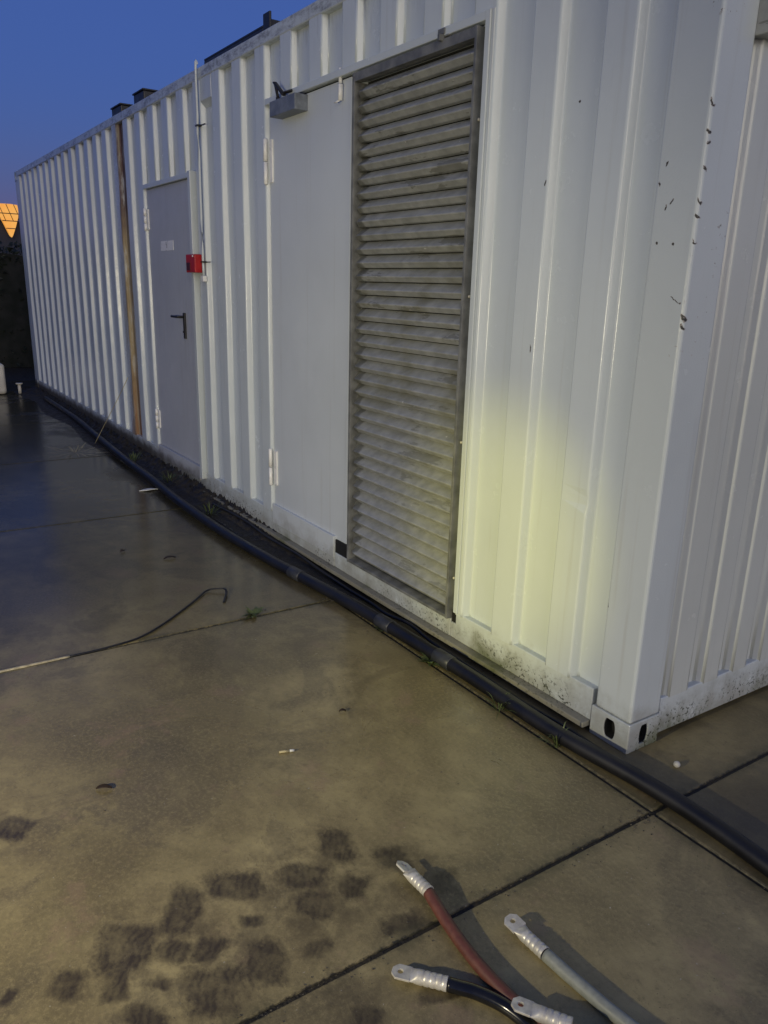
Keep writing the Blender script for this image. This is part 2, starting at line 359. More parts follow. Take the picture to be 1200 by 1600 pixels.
def rounded(P, r, n=3):         # round the corners of an open 2-D polyline
    P = [Vector((a, b)) for a, b in P]; o = [P[0]]
    for i in range(1, len(P) - 1):
        a, b, c = P[i - 1], P[i], P[i + 1]
        ra = min(r, (a - b).length * .45); rc = min(r, (c - b).length * .45)
        s = b + (a - b).normalized() * ra; e = b + (c - b).normalized() * rc
        for k in range(n + 1):
            t = k / n; o.append(s * (1 - t) ** 2 + b * 2 * t * (1 - t) + e * t * t)
    o.append(P[-1]); return [(v.x, v.y) for v in o]

# ------------------------------------------------------------------ ground
def slab(x0, x1, y0, y1):
    g = .006
    b = B(); box(b, x0 + g, x1 - g, y0 + g, y1 - g, -.12, 0); return b
XS = [-.265 + 2.05 * k for k in range(-4, 7)]; YS = [-3.925, -1.87, .185, 2.24, 4.295, 6.35, 8.405]
g = B(); box(g, -300, 300, -300, 300, -.5, -.0055); struct('ground', g, M_soil)
for i in range(len(XS) - 1):
    for j in range(len(YS) - 1):
        struct('concrete_slab', slab(XS[i] + random.uniform(-.001, .001), XS[i + 1], YS[j], YS[j + 1]), M_conc, bevel=.006, seg=2)
# soil washed against the foot of the wall
b = B(); nx, ny = 420, 16; vs = []
for i in range(nx + 1):
    x = 1.7 + 9.1 * i / nx; row = []
    wdt = .15 + .16 * min(1, max(0, (x - 1.9) / 2.5)) + .04 * math.sin(x * 3.1) + random.uniform(-.015, .015)
    amp = .075 * min(1, max(.02, (x - 1.8) / 1.6))
    for j in range(ny + 1):
        t = j / ny; z = amp * max(0, 1 - t * 1.25) ** 1.5 * (1 + random.uniform(-.45, .45)) - .004 * (t > .95)
        row.append(b.verts.new((x, -.05 + wdt * t + .02, max(z, .0015 if t < .95 else -.006))))
    vs.append(row)
for i in range(nx):
    for j in range(ny): b.faces.new((vs[i][j], vs[i + 1][j], vs[i + 1][j + 1], vs[i][j + 1])).smooth = True
struct('soil_strip', b, M_soil)

# ------------------------------------------------------------------ the container
L, WID, H = 10.79, 2.44, 2.896
box_c = thing('container', 'long white corrugated steel container with two doors, a tall louvre and a rust streak', 'container', (5.4, -1.22, 0))
P, X0 = .329, .302
def wall_profile():
    pts = [(.150, -.036)]
    for k in range(0, 32):
        a = X0 + P * k
        if a + .145 > 10.66: break
        pts += [(a - .016, -.036), (a, 0), (a + .129, 0), (a + .145, -.036)]
    pts.append((10.66, -.036)); return rounded(pts, .007, 3)
def cut(pts, xs):
    o = [pts[0]]
    for p, q in zip(pts, pts[1:]):
        for x in sorted(xs):
            if p[0] < x < q[0]:
                t = (x - p[0]) / (q[0] - p[0]); o.append((x, p[1] + t * (q[1] - p[1])))
        o.append(q)
    return o
OPEN = [(1.004, 2.919, 2.545), (4.14, 5.222, 2.29)]
prof = cut(wall_profile(), [v for o in OPEN for v in o[:2]])
b = B()
NZ = 90
def lift(x):
    return 0
for (p, q) in zip(prof, prof[1:]):
    mx = (p[0] + q[0]) / 2; z0 = .168
    for (a, c, zt) in OPEN:
        if a < mx < c: z0 = zt
    zs = [z0 + (2.832 - z0) * k / NZ for k in range(NZ + 1)] if z0 < 1 else [z0, 2.832]
    col = [[b.verts.new((x, y - .0, z)) for z in zs] for x, y in (p, q)]
    for k in range(len(zs) - 1):
        b.faces.new((col[0][k], col[0][k + 1], col[1][k + 1], col[1][k])).smooth = math.hypot(p[0] - q[0], p[1] - q[1]) < .009
bmesh.ops.remove_doubles(b, verts=b.verts, dist=.0004)
# the small dent low on the panel by the corner, and gentle waviness of the sheet
for v in b.verts:
    x, y, z = v.co
    v.co.y -= .016 * math.exp(-((z - .862) / .016) ** 2) * max(0, min(1, (x - .29) / .02)) * max(0, min(1, (.42 - x) / .08)) + .004 * math.exp(-((z - .82) / .05) ** 2 - ((x - .35) / .05) ** 2) * -1
    v.co.y += .0016 * math.sin(x * 2.3 + z * 1.9) * math.sin(z * 3.1 + x)
obj('side_panel', b, M_wall, box_c, solid=.003)
# added black sheet: stops light leaks and reads as shade in the gaps
obj('shade_backing', bx(.17, 10.6, -.12, -.10, .05, 2.82), M_dark, box_c)
b = B(); box(b, .17, 10.62, -.075, .004, 2.829, 2.896)
obj('top_rail', b, M_frame, box_c, bevel=.006)
b = B()
for x0, x1, zt in ((.182, 1.006, .175), (1.0432, 1.9998, .131), (2.1222, 10.6, .175)): box(b, x0, x1, -.09, -.004, .045, zt)
for x0, x1, zt in ((1.0062, 1.043, .118), (2.0, 2.122, .130)): box(b, x0, x1, -.09, -.006, .045, zt)
obj('bottom_rail', b, M_frame, box_c, bevel=.004)
obj('rail_lip', bx(.182, 10.6, -.088, .034, .022, .0445), M_lip, box_c, bevel=.003)
for q in ((2.001, 2.121, -.06, -.012, .1185, .205), (1.0065, 1.0425, -.06, -.012, .1185, .1745)): obj('hole_shade', bx(*q), M_dark, box_c)  # black boxes fill the rail holes in place of their shade
def casting(x0, x1, y0, y1, z0, z1):
    b = B()
    def face_hole(o, u, v, n, w, h, hole):
        o, u, v, n = map(Vector, (o, u, v, n)); ring = []; K = 24
        out_ = [o, o + u * w, o + u * w + v * h, o + v * h]
        c = o + u * w * .5 + v * h * .52
        inn = [c + u * hole[0] * math.cos(2 * math.pi * k / K) + v * max(-hole[1] * .8, min(hole[1] * .8, hole[1] * math.sin(2 * math.pi * k / K))) for k in range(K)]
        ov = [b.verts.new(p) for p in out_]; iv = [b.verts.new(p) for p in inn]
        es = [b.edges.new((ov[i], ov[(i + 1) % 4])) for i in range(4)] + [b.edges.new((iv[i], iv[(i + 1) % K])) for i in range(K)]
        bmesh.ops.triangle_fill(b, use_beauty=True, edges=es)
        hv = [b.verts.new(p - n * .006) for p in inn]; jv = [b.verts.new(p - n * .05) for p in inn]
        for i in range(K):
            b.faces.new((iv[i], iv[(i + 1) % K], hv[(i + 1) % K], hv[i])); b.faces.new((hv[i], hv[(i + 1) % K], jv[(i + 1) % K], jv[i])).material_index = 1
        b.faces.new(jv).material_index = 1  # inside of the hole painted black as its shade
    w, d, h = x1 - x0, y1 - y0, z1 - z0
    for o, u, v, n, ww, hh in (((x0, y1, z0), (1, 0, 0), (0, 0, 1), (0, 1, 0), w, h), ((x0, y0, z0), (0, 1, 0), (0, 0, 1), (-1, 0, 0), d, h),
                               ((x0, y0, z0), (1, 0, 0), (0, 0, 1), (0, -1, 0), w, h), ((x1, y0, z0), (0, 1, 0), (0, 0, 1), (1, 0, 0), d, h)):
        face_hole(o, u, v, n, ww, hh, (.026 if ww == w else .022, .047))
    for z in (z0, z1):
        b.faces.new([b.verts.new(p) for p in ((x0, y0, z), (x1, y0, z), (x1, y1, z), (x0, y1, z))])
    bmesh.ops.remove_doubles(b, verts=b.verts, dist=.0003)
    return b
for x0 in (-.003, L - .175):
    for y0 in (-.165, -WID + .003 - .003):
        for z0 in (0, H - .114):
            obj('corner_casting', casting(x0, x0 + .178, y0, y0 + .168, z0, z0 + .117), [M_frame, M_dark], box_c, bevel=.004)
for x0 in (0, L - .166):
    for y0 in (-.162, -WID):
        obj('corner_post', bx(x0, x0 + .163, y0, y0 + .162, .1175, 2.781), M_frame, box_c, bevel=.011, seg=3)
# end wall: narrower corrugation, running back from the corner
pts = [(-.150, .022), (-.186, .022), (-.205, .002)]
y = -.205
pts += [(-.318, .002), (-.338, .030)]
k = 0
while y > -2.2:
    e = -.503 - .185 * k
    pts += [(e + .115, .030), (e + .095, .002), (e, .002), (e - .020, .030)]
    y = e; k += 1
pts += [(-2.30, .030)]
pr = rounded(pts, .008, 3); b = B()
zs = [.168 + (2.83 - .168) * k / 10 for k in range(11)]
for (p, q) in zip(pr, pr[1:]):
    col = [[b.verts.new((x, yy, z)) for z in zs] for yy, x in (p, q)]
    for k in range(10): b.faces.new((col[0][k], col[0][k + 1], col[1][k + 1], col[1][k])).smooth = math.hypot(p[0] - q[0], p[1] - q[1]) < .009
bmesh.ops.remove_doubles(b, verts=b.verts, dist=.0004)
obj('end_panel', b, M_end, box_c, solid=-.003)
b = B(); box(b, .003, .09, -2.27, -.1655, .03, .175); obj('end_rail', b, M_frame, box_c, bevel=.004)
b = B(); box(b, .003, .09, -2.27, -.1655, 2.80, 2.894); obj('end_rail', b, M_frame, box_c, bevel=.004)
obj('shade_backing', bx(.07, .09, -2.3, -.12, .178, 2.79), M_dark, box_c)  # black sheet added against light leaks at the end
obj('roof', bx(.05, L - .05, -WID + .05, -.078, 2.86, 2.885), M_roof, box_c)
obj('back_panel', bx(.17, L - .17, -WID + .01, -WID + .05, .03, 2.85), M_wall, box_c)
obj('far_end_panel', bx(L - .06, L - .01, -WID + .17, -.17, .03, 2.85), M_wall, box_c)
# flush ventilator cover in one of the upper recesses
b = B(); prism(b, [(3.727, -.036, 2.831), (3.727, -.001, 2.831), (3.727, -.001, 2.70), (3.727, -.036, 2.66)], (.186, 0, 0)); obj('vent_cover', b, M_frame, box_c, bevel=.003)
# end-wall ventilator (its lower corner shows at the top right)
ev = obj('end_vent', bx(-.045, .03, -.60, -.157, 2.292, 2.74), M_galv, box_c, bevel=.004)
for k in range(7):
    z = 2.34 + .055 * k; b = B(); prism(b, [(-.046, -.56, z), (-.062, -.56, z - .005), (-.046, -.56, z + .04)], (0, .36, 0)); obj('vent_blade', b, M_galv, ev)

# ---- the grey service door
b = B(); box(b, 4.09, 4.137, -.03, .030, .135, 2.30); box(b, 4.1372, 5.222, -.03, .006, 2.266, 2.30); box(b, 4.1372, 4.175, -.035, .012, .16, 2.2678)
box(b, 4.1752, 4.20, -.035, .004, .16, 2.2678)
obj('door_frame', b, M_frame, box_c, bevel=.003)
dr = obj('door', bx(4.2, 5.219, -.06, -.020, .205, 2.264), M_greydoor, box_c, bevel=.003)
obj('kick_plate', bx(4.21, 5.217, -.0615, .002, .095, .203), M_greydoor, dr, bevel=.002)
b = B(); box(b, 4.428, 4.462, -.0205, -.006, 1.155, 1.345); tube(b, [(4.445, -.006, 1.315), (4.445, .035, 1.315)], .010, 10)
tube(b, [(4.438, .035, 1.315), (4.50, .037, 1.315), (4.60, .035, 1.314)], [(.010, .008)] * 3, 12); tube(b, [(4.445, -.006, 1.205), (4.445, .002, 1.205)], .009, 10)
obj('door_handle', b, M_black, dr, bevel=.003)
for z0 in (1.955, .34):
    b = B(); h = .172
    for k in range(3): tube(b, [(5.235, -.004, z0 + h * k / 3 + .002), (5.235, -.004, z0 + h * (k + 1) / 3 - .002)], .0125, 12)
    box(b, 5.185, 5.222, -.0205, -.012, z0 + .01, z0 + h - .01); obj('hinge', b, M_white, dr)
b = B(); box(b, 4.63, 4.925, -.0205, -.0175, 1.797, 1.868)
npl = obj('number_plate', b, M_white, dr)
cu = bpy.data.curves.new('numeral', 'FONT'); cu.body = '1'; cu.size = .048; cu.align_x = 'CENTER'; cu.extrude = .0006
to = bpy.data.objects.new('numeral', cu); C.objects.link(to)
to.matrix_world = Matrix.Translation((4.778, -.0168, 1.815)) @ Matrix(((-1, 0, 0, 0), (0, 0, 1, 0), (0, 1, 0, 0), (0, 0, 0, 1)))
dg = bpy.context.evaluated_depsgraph_get(); me = bpy.data.meshes.new_from_object(to.evaluated_get(dg)); me.transform(to.matrix_world)
bpy.data.objects.remove(to); me.materials.clear(); me.materials.append(M_black)
to = bpy.data.objects.new('numeral', me); C.objects.link(to); to.parent = npl

# ---- the double doorway: plain leaf and louvre leaf
b = B(); box(b, 1.012, 2.919, -.03, .008, 2.524, 2.556); box(b, .984, 1.0118, -.03, .010, .177, 2.556); box(b, .966, .9838, -.012, .004, .177, 2.556)
obj('door_frame', b, M_frame, box_c, bevel=.003)
dl = obj('door', bx(2.012, 2.914, -.06, -.018, .206, 2.517), M_door, box_c, bevel=.003)
obj('kick_plate', bx(2.124, 2.912, -.0605, .001, .100, .2240), M_door, dl, bevel=.002)
for z0, z1 in ((2.118, 2.361), (.343, .581)):
    b = B(); zm = (z0 + z1) / 2
    tube(b, [(2.928, .002, z0), (2.928, .002, z0 + .006), (2.928, .002, zm - .002)], [.006, .0125, .0125], 12); tube(b, [(2.928, .002, zm + .002), (2.928, .002, z1 - .006), (2.928, .002, z1)], [.0125, .0125, .006], 12)
    box(b, 2.868, 2.899, -.0185, -.008, z0 + .01, z1 - .01); obj('hinge', b, M_white, dl)
b = B(); box(b, 2.45, 2.748, -.0185, .058, 2.434, 2.510)
v0 = len(b.faces)
tube(b, [(2.70, .03, 2.505), (2.70, .03, 2.53)], .012, 10); tube(b, [(2.70, .03, 2.528), (2.705, .045, 2.60)], [(.008, .017)] * 2, 8); tube(b, [(2.705, .045, 2.598), (2.61, .04, 2.525)], [(.007, .016)] * 2, 8); tube(b, [(2.62, .04, 2.535), (2.57, .01, 2.545)], [(.007, .014)] * 2, 8)
b.faces.ensure_lookup_table()
for f in b.faces[v0:]: f.material_index = 1
obj('door_closer', b, [M_cast, M_black], dl, bevel=.006, seg=3)
b = B(); tube(b, [(2.095, -.005, 2.50), (2.095, -.005, 2.565)], .009, 10); tube(b, [(2.088, -.002, 2.425), (2.086, -.002, 2.495)], [(.008, .012)] * 2, 10); tube(b, [(2.088, .002, 2.425), (2.12, .012, 2.418)], .004, 8)
obj('top_bolt', b, M_white, dl)

b = B(); box(b, 1.014, 1.0615, -.06, -.022, .150, 2.520); box(b, 1.9325, 2.010, -.06, -.022, .150, 2.520); box(b, 1.0617, 1.9323, -.06, -.022, 2.485, 2.520); box(b, 1.0617, 1.9323, -.06, -.022, .134, .141)
ll = obj('louvre_door', b, M_door, box_c)
obj('louvre_shade_sheet', bx(1.05, 1.95, -.066, -.0605, .142, 2.51), M_dark, ll)  # black sheet standing in for the shade behind the blades
b = B(); YF = .016
box(b, 1.048, 1.062, -.021, YF, .132, 2.514); box(b, 1.932, 1.948, -.021, YF, .132, 2.514)
box(b, 1.0622, 1.9318, -.021, YF - .001, 2.476, 2.512); prism(b, [(1.0622, -.0215, .134), (1.0622, YF - .001, .134), (1.0622, YF - .001, .148), (1.0622, -.0215, .157)], (.8696, 0, 0)); box(b, 1.0622, 1.9318, -.060, -.0218, .1415, .157)
box(b, 1.9290, 1.9318, -.060, YF - .002, .1575, 2.4755)
box(b, 1.0622, 1.0642, -.060, YF - .002, .1575, 2.4755)
obj('louvre_frame', b, M_steel, ll, bevel=.002)
ZT, ZB, NB = 2.436, .205, 37
ph = (ZT - ZB) / (NB - 1)
def blade():
    b = B(); x0, x1 = 1.0645, 1.9285
    pr = [(-.034, .0265), (-.031, .0245), (.0085, -.0045), (.0105, -.007), (.0095, -.0100), (-.0085, -.0270), (-.012, -.0285), (-.034, -.0300)]
    rows = []
    for i, x in enumerate((x0, .5 * (x0 + x1), x1 - .034, x1 - .032, x1)):
        s = (1, 1, 1, 1, .55)[i]
        rows.append([b.verts.new((x, -.036 + (yy + .036) * s, z)) for yy, z in pr])
    for a, c in zip(rows, rows[1:]):
        for k in range(len(pr) - 1): b.faces.new((a[k], a[k + 1], c[k + 1], c[k]))
    return b
bl = obj('louvre_blade', blade(), M_galv, ll, solid=.0012)
bl.location = (0, 0, ZT); blades = [bl]
for k in range(1, NB):
    o = bl.copy(); C.objects.link(o); o.parent = ll; o.matrix_parent_inverse = bl.matrix_parent_inverse; o.location = (0, random.uniform(-.0015, .0015), ZT - ph * k)
    o.rotation_euler = (0, R(random.uniform(-.12, .12)) * 0, 0)
b0 = None
for x in (1.040, 1.958):
    for z in (.33, .95, 1.55, 2.2):
        s = -1 if x < 1.5 else 1
        if b0 is None:
            b = B(); tube(b, [(0, -.022, 0), (0, -.006, 0), (0, -.004, 0)], [.006, .006, .003], 8); b0 = obj('bolt', b, M_lug, ll); b0.location = (x, 0, z)
        else:
            o = b0.copy(); C.objects.link(o); o.parent = ll; o.matrix_parent_inverse = b0.matrix_parent_inverse; o.location = (x, 0, z)
b = B(); box(b, 1.235, 1.285, -.02, .0095, 2.520, 2.527); box(b, 1.255, 1.300, .0085, .013, 2.530, 2.552); box(b, 1.262, 1.278, -.01, .03, 2.505, 2.5295); obj('latch', b, M_steel, ll, bevel=.002)

# ------------------------------------------------------------------ things fixed to or standing on the container
a = thing('fire_alarm_box', 'small red alarm box beside the grey service door', 'alarm box', (4.04, 0, 1.63))
obj('housing', bx(3.957, 4.13, .008, .068, 1.634, 1.755), M_red, a, bevel=.006, seg=3)
obj('front_panel', bx(4.045, 4.118, .0685, .0705, 1.648, 1.70), simple('dark_red_plastic', (.06, .008, .01), .4), a, bevel=.002)
b = B(); tube(b, [(3.985, .0685, 1.742), (3.985, .073, 1.742)], .006, 10); obj('indicator', b, M_white, a)
a = thing('conduit_pipe', 'thin white conduit running down the wall from the top rail to the red alarm box', 'conduit', (3.93, .016, 1.6))
b = B(); tube(b, cr([(3.93, .004, 2.915), (3.93, .016, 2.893), (3.928, .017, 2.4), (3.929, .017, 1.9), (3.927, .017, 1.615)], 5), .0088, 10); obj('tube', b, M_frame, a)
for z in (2.55, 1.70):
    b = B(); box(b, 3.90, 3.945, .0, .030, z, z + .010); box(b, 3.82, 3.90, .005, .012, z + .001, z + .007); obj('clip', b, M_black, a)
b = bx(3.905, 3.948, .002, .03, 1.575, 1.615); obj('end_fitting', b, M_white, a, bevel=.006)

def roof_box(x0, x1, y0, y1, h, lab):
    t = thing('roof_block', lab, 'roof block', ((x0 + x1) / 2, (y0 + y1) / 2, 2.896), 'black blocks on the roof edge')
    obj('body', bx(x0, x1, y0, y1, 2.897, 2.897 + h), M_black, t, bevel=.008)
    obj('cap', bx(x0 - .008, x1 + .008, y0 - .008, y1 + .008, 2.8972 + h, 2.897 + h + .012), M_black, t, bevel=.003)
roof_box(5.74, 6.02, -.24, -.012, .060, 'black block on the roof edge right above the rust streak')
roof_box(5.12, 5.38, -.24, -.012, .068, 'black block on the roof edge above the grey service door')
t = thing('roof_tray', 'long flat black tray lying on the roof edge with an upright end plate', 'roof tray', (3.4, -.1, 2.896))
b = B(); box(b, 2.95, 3.83, -.25, -.004, 2.897, 2.915); box(b, 2.95, 3.83, -.012, -.004, 2.9152, 2.928); obj('tray', b, M_black, t, bevel=.003)
b = B(); box(b, 2.86, 2.945, -.016, -.004, 2.897, 2.978); box(b, 2.925, 2.945, -.12, -.0162, 2.897, 2.96); obj('upright', b, M_black, t, bevel=.003)

# ------------------------------------------------------------------ pipe and hose on the ground
t = thing('drain_pipe', 'black plastic drain pipe lying along the foot of the white container', 'pipe', (2, .2, 0))
pp = [(9.6, .10), (8.4, .11), (7.6, .125), (6.4, .19), (5.4, .235), (4.56, .258), (3.9, .285), (3.2, .288), (2.75, .270), (2.35, .243), (1.95, .205), (1.66, .181), (1.4, .165), (1.12, .156), (.85, .148), (.63, .146), (.2, .151), (-.17, .119), (-.41, .117), (-.64, .136), (-1.0, .17), (-1.5, .22), (-2.4, .30)]
PR_ = .030
path = cr([(x, y, PR_ + .002 + .012 * max(0, min(1, (x - 2.5) / 2))) for x, y in pp], 8)
b = B(); tube(b, path, PR_, 20); obj('pipe_run', b, M_pipe, t)
def along(xc):
    return min(range(len(path)), key=lambda i: abs(path[i].x - xc))
for xc in (1.315, .885, 2.12):
    i = along(xc); a0, a1 = path[i], path[i + 1]; d = (a1 - a0).normalized()
    b = B(); q = [a0 - d * .055, a0 - d * .052, a0 + d * .052, a0 + d * .055]
    tube(b, q, [.0305, .0338, .0338, .0305], 20); obj('coupling', b, M_coupl, t)
b = B(); hp = [(3.75, .085, .03), (3.25, .06, .035), (2.85, .075, .03), (2.45, .06, .028), (2.15, .065, .02), (1.85, .060, .010), (1.62, .058, .012), (1.45, .075, .018), (1.27, .062, .03), (1.05, .07, .014), (.75, .068, .010), (.45, .076, .010), (.25, .066, .010), (.05, .072, .010)]
tube(b, cr(hp, 8), .0085, 10); tag(obj('hose', b, M_rubber), 'thin black hose lying between the drain pipe and the container', 'hose')

# ------------------------------------------------------------------ cables with lugs
def palm(bm, o, d, s, u, n0, w, ln, th, hole):
    K = 20; o2 = []
    out_ = [(0, -w / 2), (0, w / 2), (ln - .012, w / 2), (ln, w / 2 - .013), (ln, -w / 2 + .013), (ln - .012, -w / 2)]
    c = (ln * .56, 0)
    inn = [(c[0] + hole * math.cos(2 * math.pi * k / K), hole * math.sin(2 * math.pi * k / K)) for k in range(K)]
    def V(p, h): return bm.verts.new(o + d * p[0] + s * p[1] + u * h)
    T, I, TB, IB = [V(p, th / 2) for p in out_], [V(p, th / 2) for p in inn], [V(p, -th / 2) for p in out_], [V(p, -th / 2) for p in inn]
    for O, J in ((T, I), (TB, IB)):
        es = [bm.edges.new((O[i], O[(i + 1) % 6])) for i in range(6)] + [bm.edges.new((J[i], J[(i + 1) % K])) for i in range(K)]
        bmesh.ops.triangle_fill(bm, use_beauty=True, edges=es)
    for i in range(6): bm.faces.new((T[i], T[(i + 1) % 6], TB[(i + 1) % 6], TB[i]))
    for i in range(K): bm.faces.new((I[i], I[(i + 1) % K], IB[(i + 1) % K], IB[i]))
def make_lug(base, tip, tip_z, roll, r=.0175, rows=4, sc=.93):
    base = Vector(base); d0 = Vector((tip[0], tip[1], base.z)) - base; d0.normalize()
    bm = B(); pts, rad = [], []
    base = base - d0 * .007; nb = 40; LB = .073 * sc
    for i in range(nb + 1):
        t = i / nb; rr = r
        ph_ = t * (rows + .6) - .3
        if 0 < ph_ < rows:
            q = abs((ph_ % 1) - .5)
            if q < .26: rr = r * (.89 + .11 * (q / .26) ** 2)
        pts.append(base + d0 * LB * t); rad.append((rr * .97, rr if rr == r else r * 1.02 - (r - rr) * .55))
    u0 = Vector((0, 0, 1)); s0 = d0.cross(u0)
    dz = tip_z - base.z
    for i in range(1, 9):                                  # flattening into the palm
        t = i / 8; sm = t * t * (3 - 2 * t)
        pts.append(base + d0 * (LB + .024 * sc * t) + u0 * dz * .55 * sm); rad.append((r * (1 - sm) + .0035 * sm, r * (1 - sm) + .0225 * sc * sm))
    tube(bm, pts, rad, 20)
    d1 = (d0 + u0 * dz * 4).normalized(); u1 = s0.cross(d1).normalized(); s1 = d1.cross(u1)
    rot = Matrix.Rotation(R(roll), 3, d1); s1 = rot @ s1; u1 = rot @ u1
    palm(bm, pts[-1] - d1 * .002, d1, s1, u1, None, .047 * sc, .050 * sc, .0062, .0075 * sc)
    return bm
def cable(name, lab, pts, mat, lug_pts, tip_z, roll, r=.0165, ring=None, rows=4):
    t = thing(name, lab, 'cable', (pts[0][0], pts[0][1], 0), 'cut cables with crimped lugs on the concrete')
    b = B(); tube(b, cr(pts, 8), r, 18); obj('sheath', b, mat, t)
    o = obj('lug', make_lug(lug_pts[0], lug_pts[1], tip_z, roll, rows=rows), M_lug, t); 
    md = o.modifiers.new('edge', 'BEVEL'); md.width = .0012; md.segments = 2; md.limit_method = 'ANGLE'; md.angle_limit = R(40)
    if ring:
        d = (Vector(pts[0]) - Vector(lug_pts[0])).normalized() if False else (Vector(pts[1]) - Vector(pts[0])).normalized()
        b = B(); tube(b, [Vector(pts[0]) - d * .004, Vector(pts[0]) + d * .004], r * .93, 16); obj('conductor', b, ring, t)
# red, black, grey and the short one on top (positions in CABLES)
cable('power_cable', 'red-brown power cable with a crimped silver lug, lying across the slab joint', [(-.193, 1.018, .030), (-.25, 1.027, .025), (-.30, 1.034, .021), (-.361, 1.041, .018), (-.431, 1.046, .0165), (-.502, 1.046, .0165), (-.562, 1.042, .0165), (-.66, 1.03, .0165), (-.82, .99, .0165), (-1.0, .93, .0165)], M_cablered, ((-.186, 1.017, .0305), (-.07, 1.022)), .038, 26)
cable('power_cable', 'pale grey power cable with a crimped silver lug, nearest the drain pipe', [(-.503, .887, .018), (-.568, .883, .0165), (-.634, .878, .0165), (-.698, .873, .0165), (-.78, .86, .0165), (-.9, .835, .0165), (-1.1, .78, .0165)], M_cablegrey, ((-.493, .8875, .0185), (-.37, .892)), .030, -8, ring=M_cableblack)
cable('power_cable', 'glossy black power cable with a crimped silver lug, left of the red-brown cable', [(-.443, 1.143, .0185), (-.466, 1.123, .0175), (-.488, 1.104, .0165), (-.536, 1.077, .0165), (-.58, 1.062, .0165), (-.64, 1.055, .0165), (-.75, 1.06, .0165), (-.9, 1.09, .0165)], M_cableblack, ((-.436, 1.149, .019), (-.352, 1.222)), .020, 4)
cable('power_cable', 'cable end whose yellowish lug lies on top of the red-brown cable', [(-.732, .966, .040), (-.79, .925, .033), (-.85, .885, .022), (-.95, .82, .0165), (-1.1, .74, .0165)], M_cableblack, ((-.685, 1.0, .045), (-.58, 1.067)), .050, 6, rows=4)

# ------------------------------------------------------------------ small things on the ground
def tuft(bm, c, n, ln, w, spread, up=1.0):
    for i in range(n):
        a = random.uniform(0, 2 * math.pi); l = ln * 1.5 * random.uniform(.55, 1.1); e = random.uniform(.25, 1.0) * up
        d = Vector((math.cos(a), math.sin(a), 0)); s = Vector((-d.y, d.x, 0)); o = Vector(c) + d * random.uniform(0, spread) * .3
        ww = w * 1.4 * random.uniform(.6, 1.1); prev = None
        for k in range(5):
            t = k / 4; p = o + d * l * (t * .75 + .15 * t * t) * (1.1 - e * .5) + Vector((0, 0, 1)) * l * e * (t - .55 * t * t)
            q = ww * (math.sin(math.pi * min(1, .18 + t * .82)) if t < 1 else .02)
            cur = (bm.verts.new(p - s * q * .5), bm.verts.new(p + s * q * .5 + Vector((0, 0, .1 * q))))
            if prev: bm.faces.new((prev[0], prev[1], cur[1], cur[0]))
            prev = cur
    return bm
def weed(x, y, n, ln, w, sp, up, lab, mat=None, cat='weed', name='weed'):
    b = tuft(B(), (x, y, 0), n, ln, w, sp, up); tag(obj(name, b, mat or M_weed), lab, cat)
weed(1.81, .632, 34, .055, .012, .06, .7, 'green weed growing in the slab joint beside the curled sealant strip')
weed(.935, .178, 26, .06, .016, .05, .9, 'leafy weed between slab and pipe by the nearer grey coupling')
weed(1.335, .176, 18, .035, .009, .05, .8, 'small weed between slab and pipe by the farther grey coupling')
weed(.47, .188, 22, .085, .004, .08, 1.5, 'grass tuft beside the pipe below the yellowish lit wall', name='grass_tuft', cat='grass tuft')
weed(.165, .172, 20, .075, .004, .07, 1.5, 'grass tuft beside the pipe next to the container corner', name='grass_tuft', cat='grass tuft')
for (x, y, lab) in ((3.6, .16, 'grass tuft in the soil in front of the service door jamb'), (4.6, .12, 'grass tuft in the soil below the grey service door'), (5.5, .15, 'grass tuft in the soil near the rust streak')):
    weed(x, y, 30, .11, .005, .15, 1.4, lab, name='grass_tuft', cat='grass tuft')
weed(6.15, .50, 46, .16, .004, .7, .25, 'dry straw scattered on the far slab joint', M_straw, 'straw', 'straw_litter')
b = B(); tube(b, cr([(6.5, .24, 0), (6.3, .18, .22), (6.0, .13, .48), (5.67, .1, .735)], 6), .003, 6); tag(obj('dry_stem', b, M_straw), 'thin dead stem leaning up against the corrugated wall left of the rust streak', 'stem')

b = B(); bmesh.ops.create_icosphere(b, subdivisions=3, radius=.0115, matrix=Matrix.Translation((-.146, -.092, .0112)))
for v in b.verts: v.co += Vector((random.uniform(-1, 1), random.uniform(-1, 1), random.uniform(-1, 1))) * .0006
tag(obj('pebble', b, M_tank, smooth=True), 'small round white pebble on the dark slab beside the container corner', 'pebble')
b = B(); P0 = [Vector((4.45, .41, .004)), Vector((4.445, .36, .009)), Vector((4.44, .32, .012)), Vector((4.43, .27, .008))]
tube(b, cr(P0, 6), [(.004, .004 + .028 * math.sin(math.pi * min(1, i / 17))) for i in range(19)], 10)
tag(obj('plume', b, M_feather), 'white feather-like scrap on the wet slab beside the pipe', 'feather')
b = B(); tube(b, [(.648, 1.052, .005), (.637, 1.017, .005)], .0042, 10); t = thing('cigarette_end', 'pale cigarette end lying on the middle of the slab', 'cigarette end', (.65, 1.025, 0)); obj('paper', b, M_straw, t)
b = B(); tube(b, [(.6368, 1.0165, .005), (.632, 1.001, .005)], .0044, 10); obj('filter', b, M_feather, t)
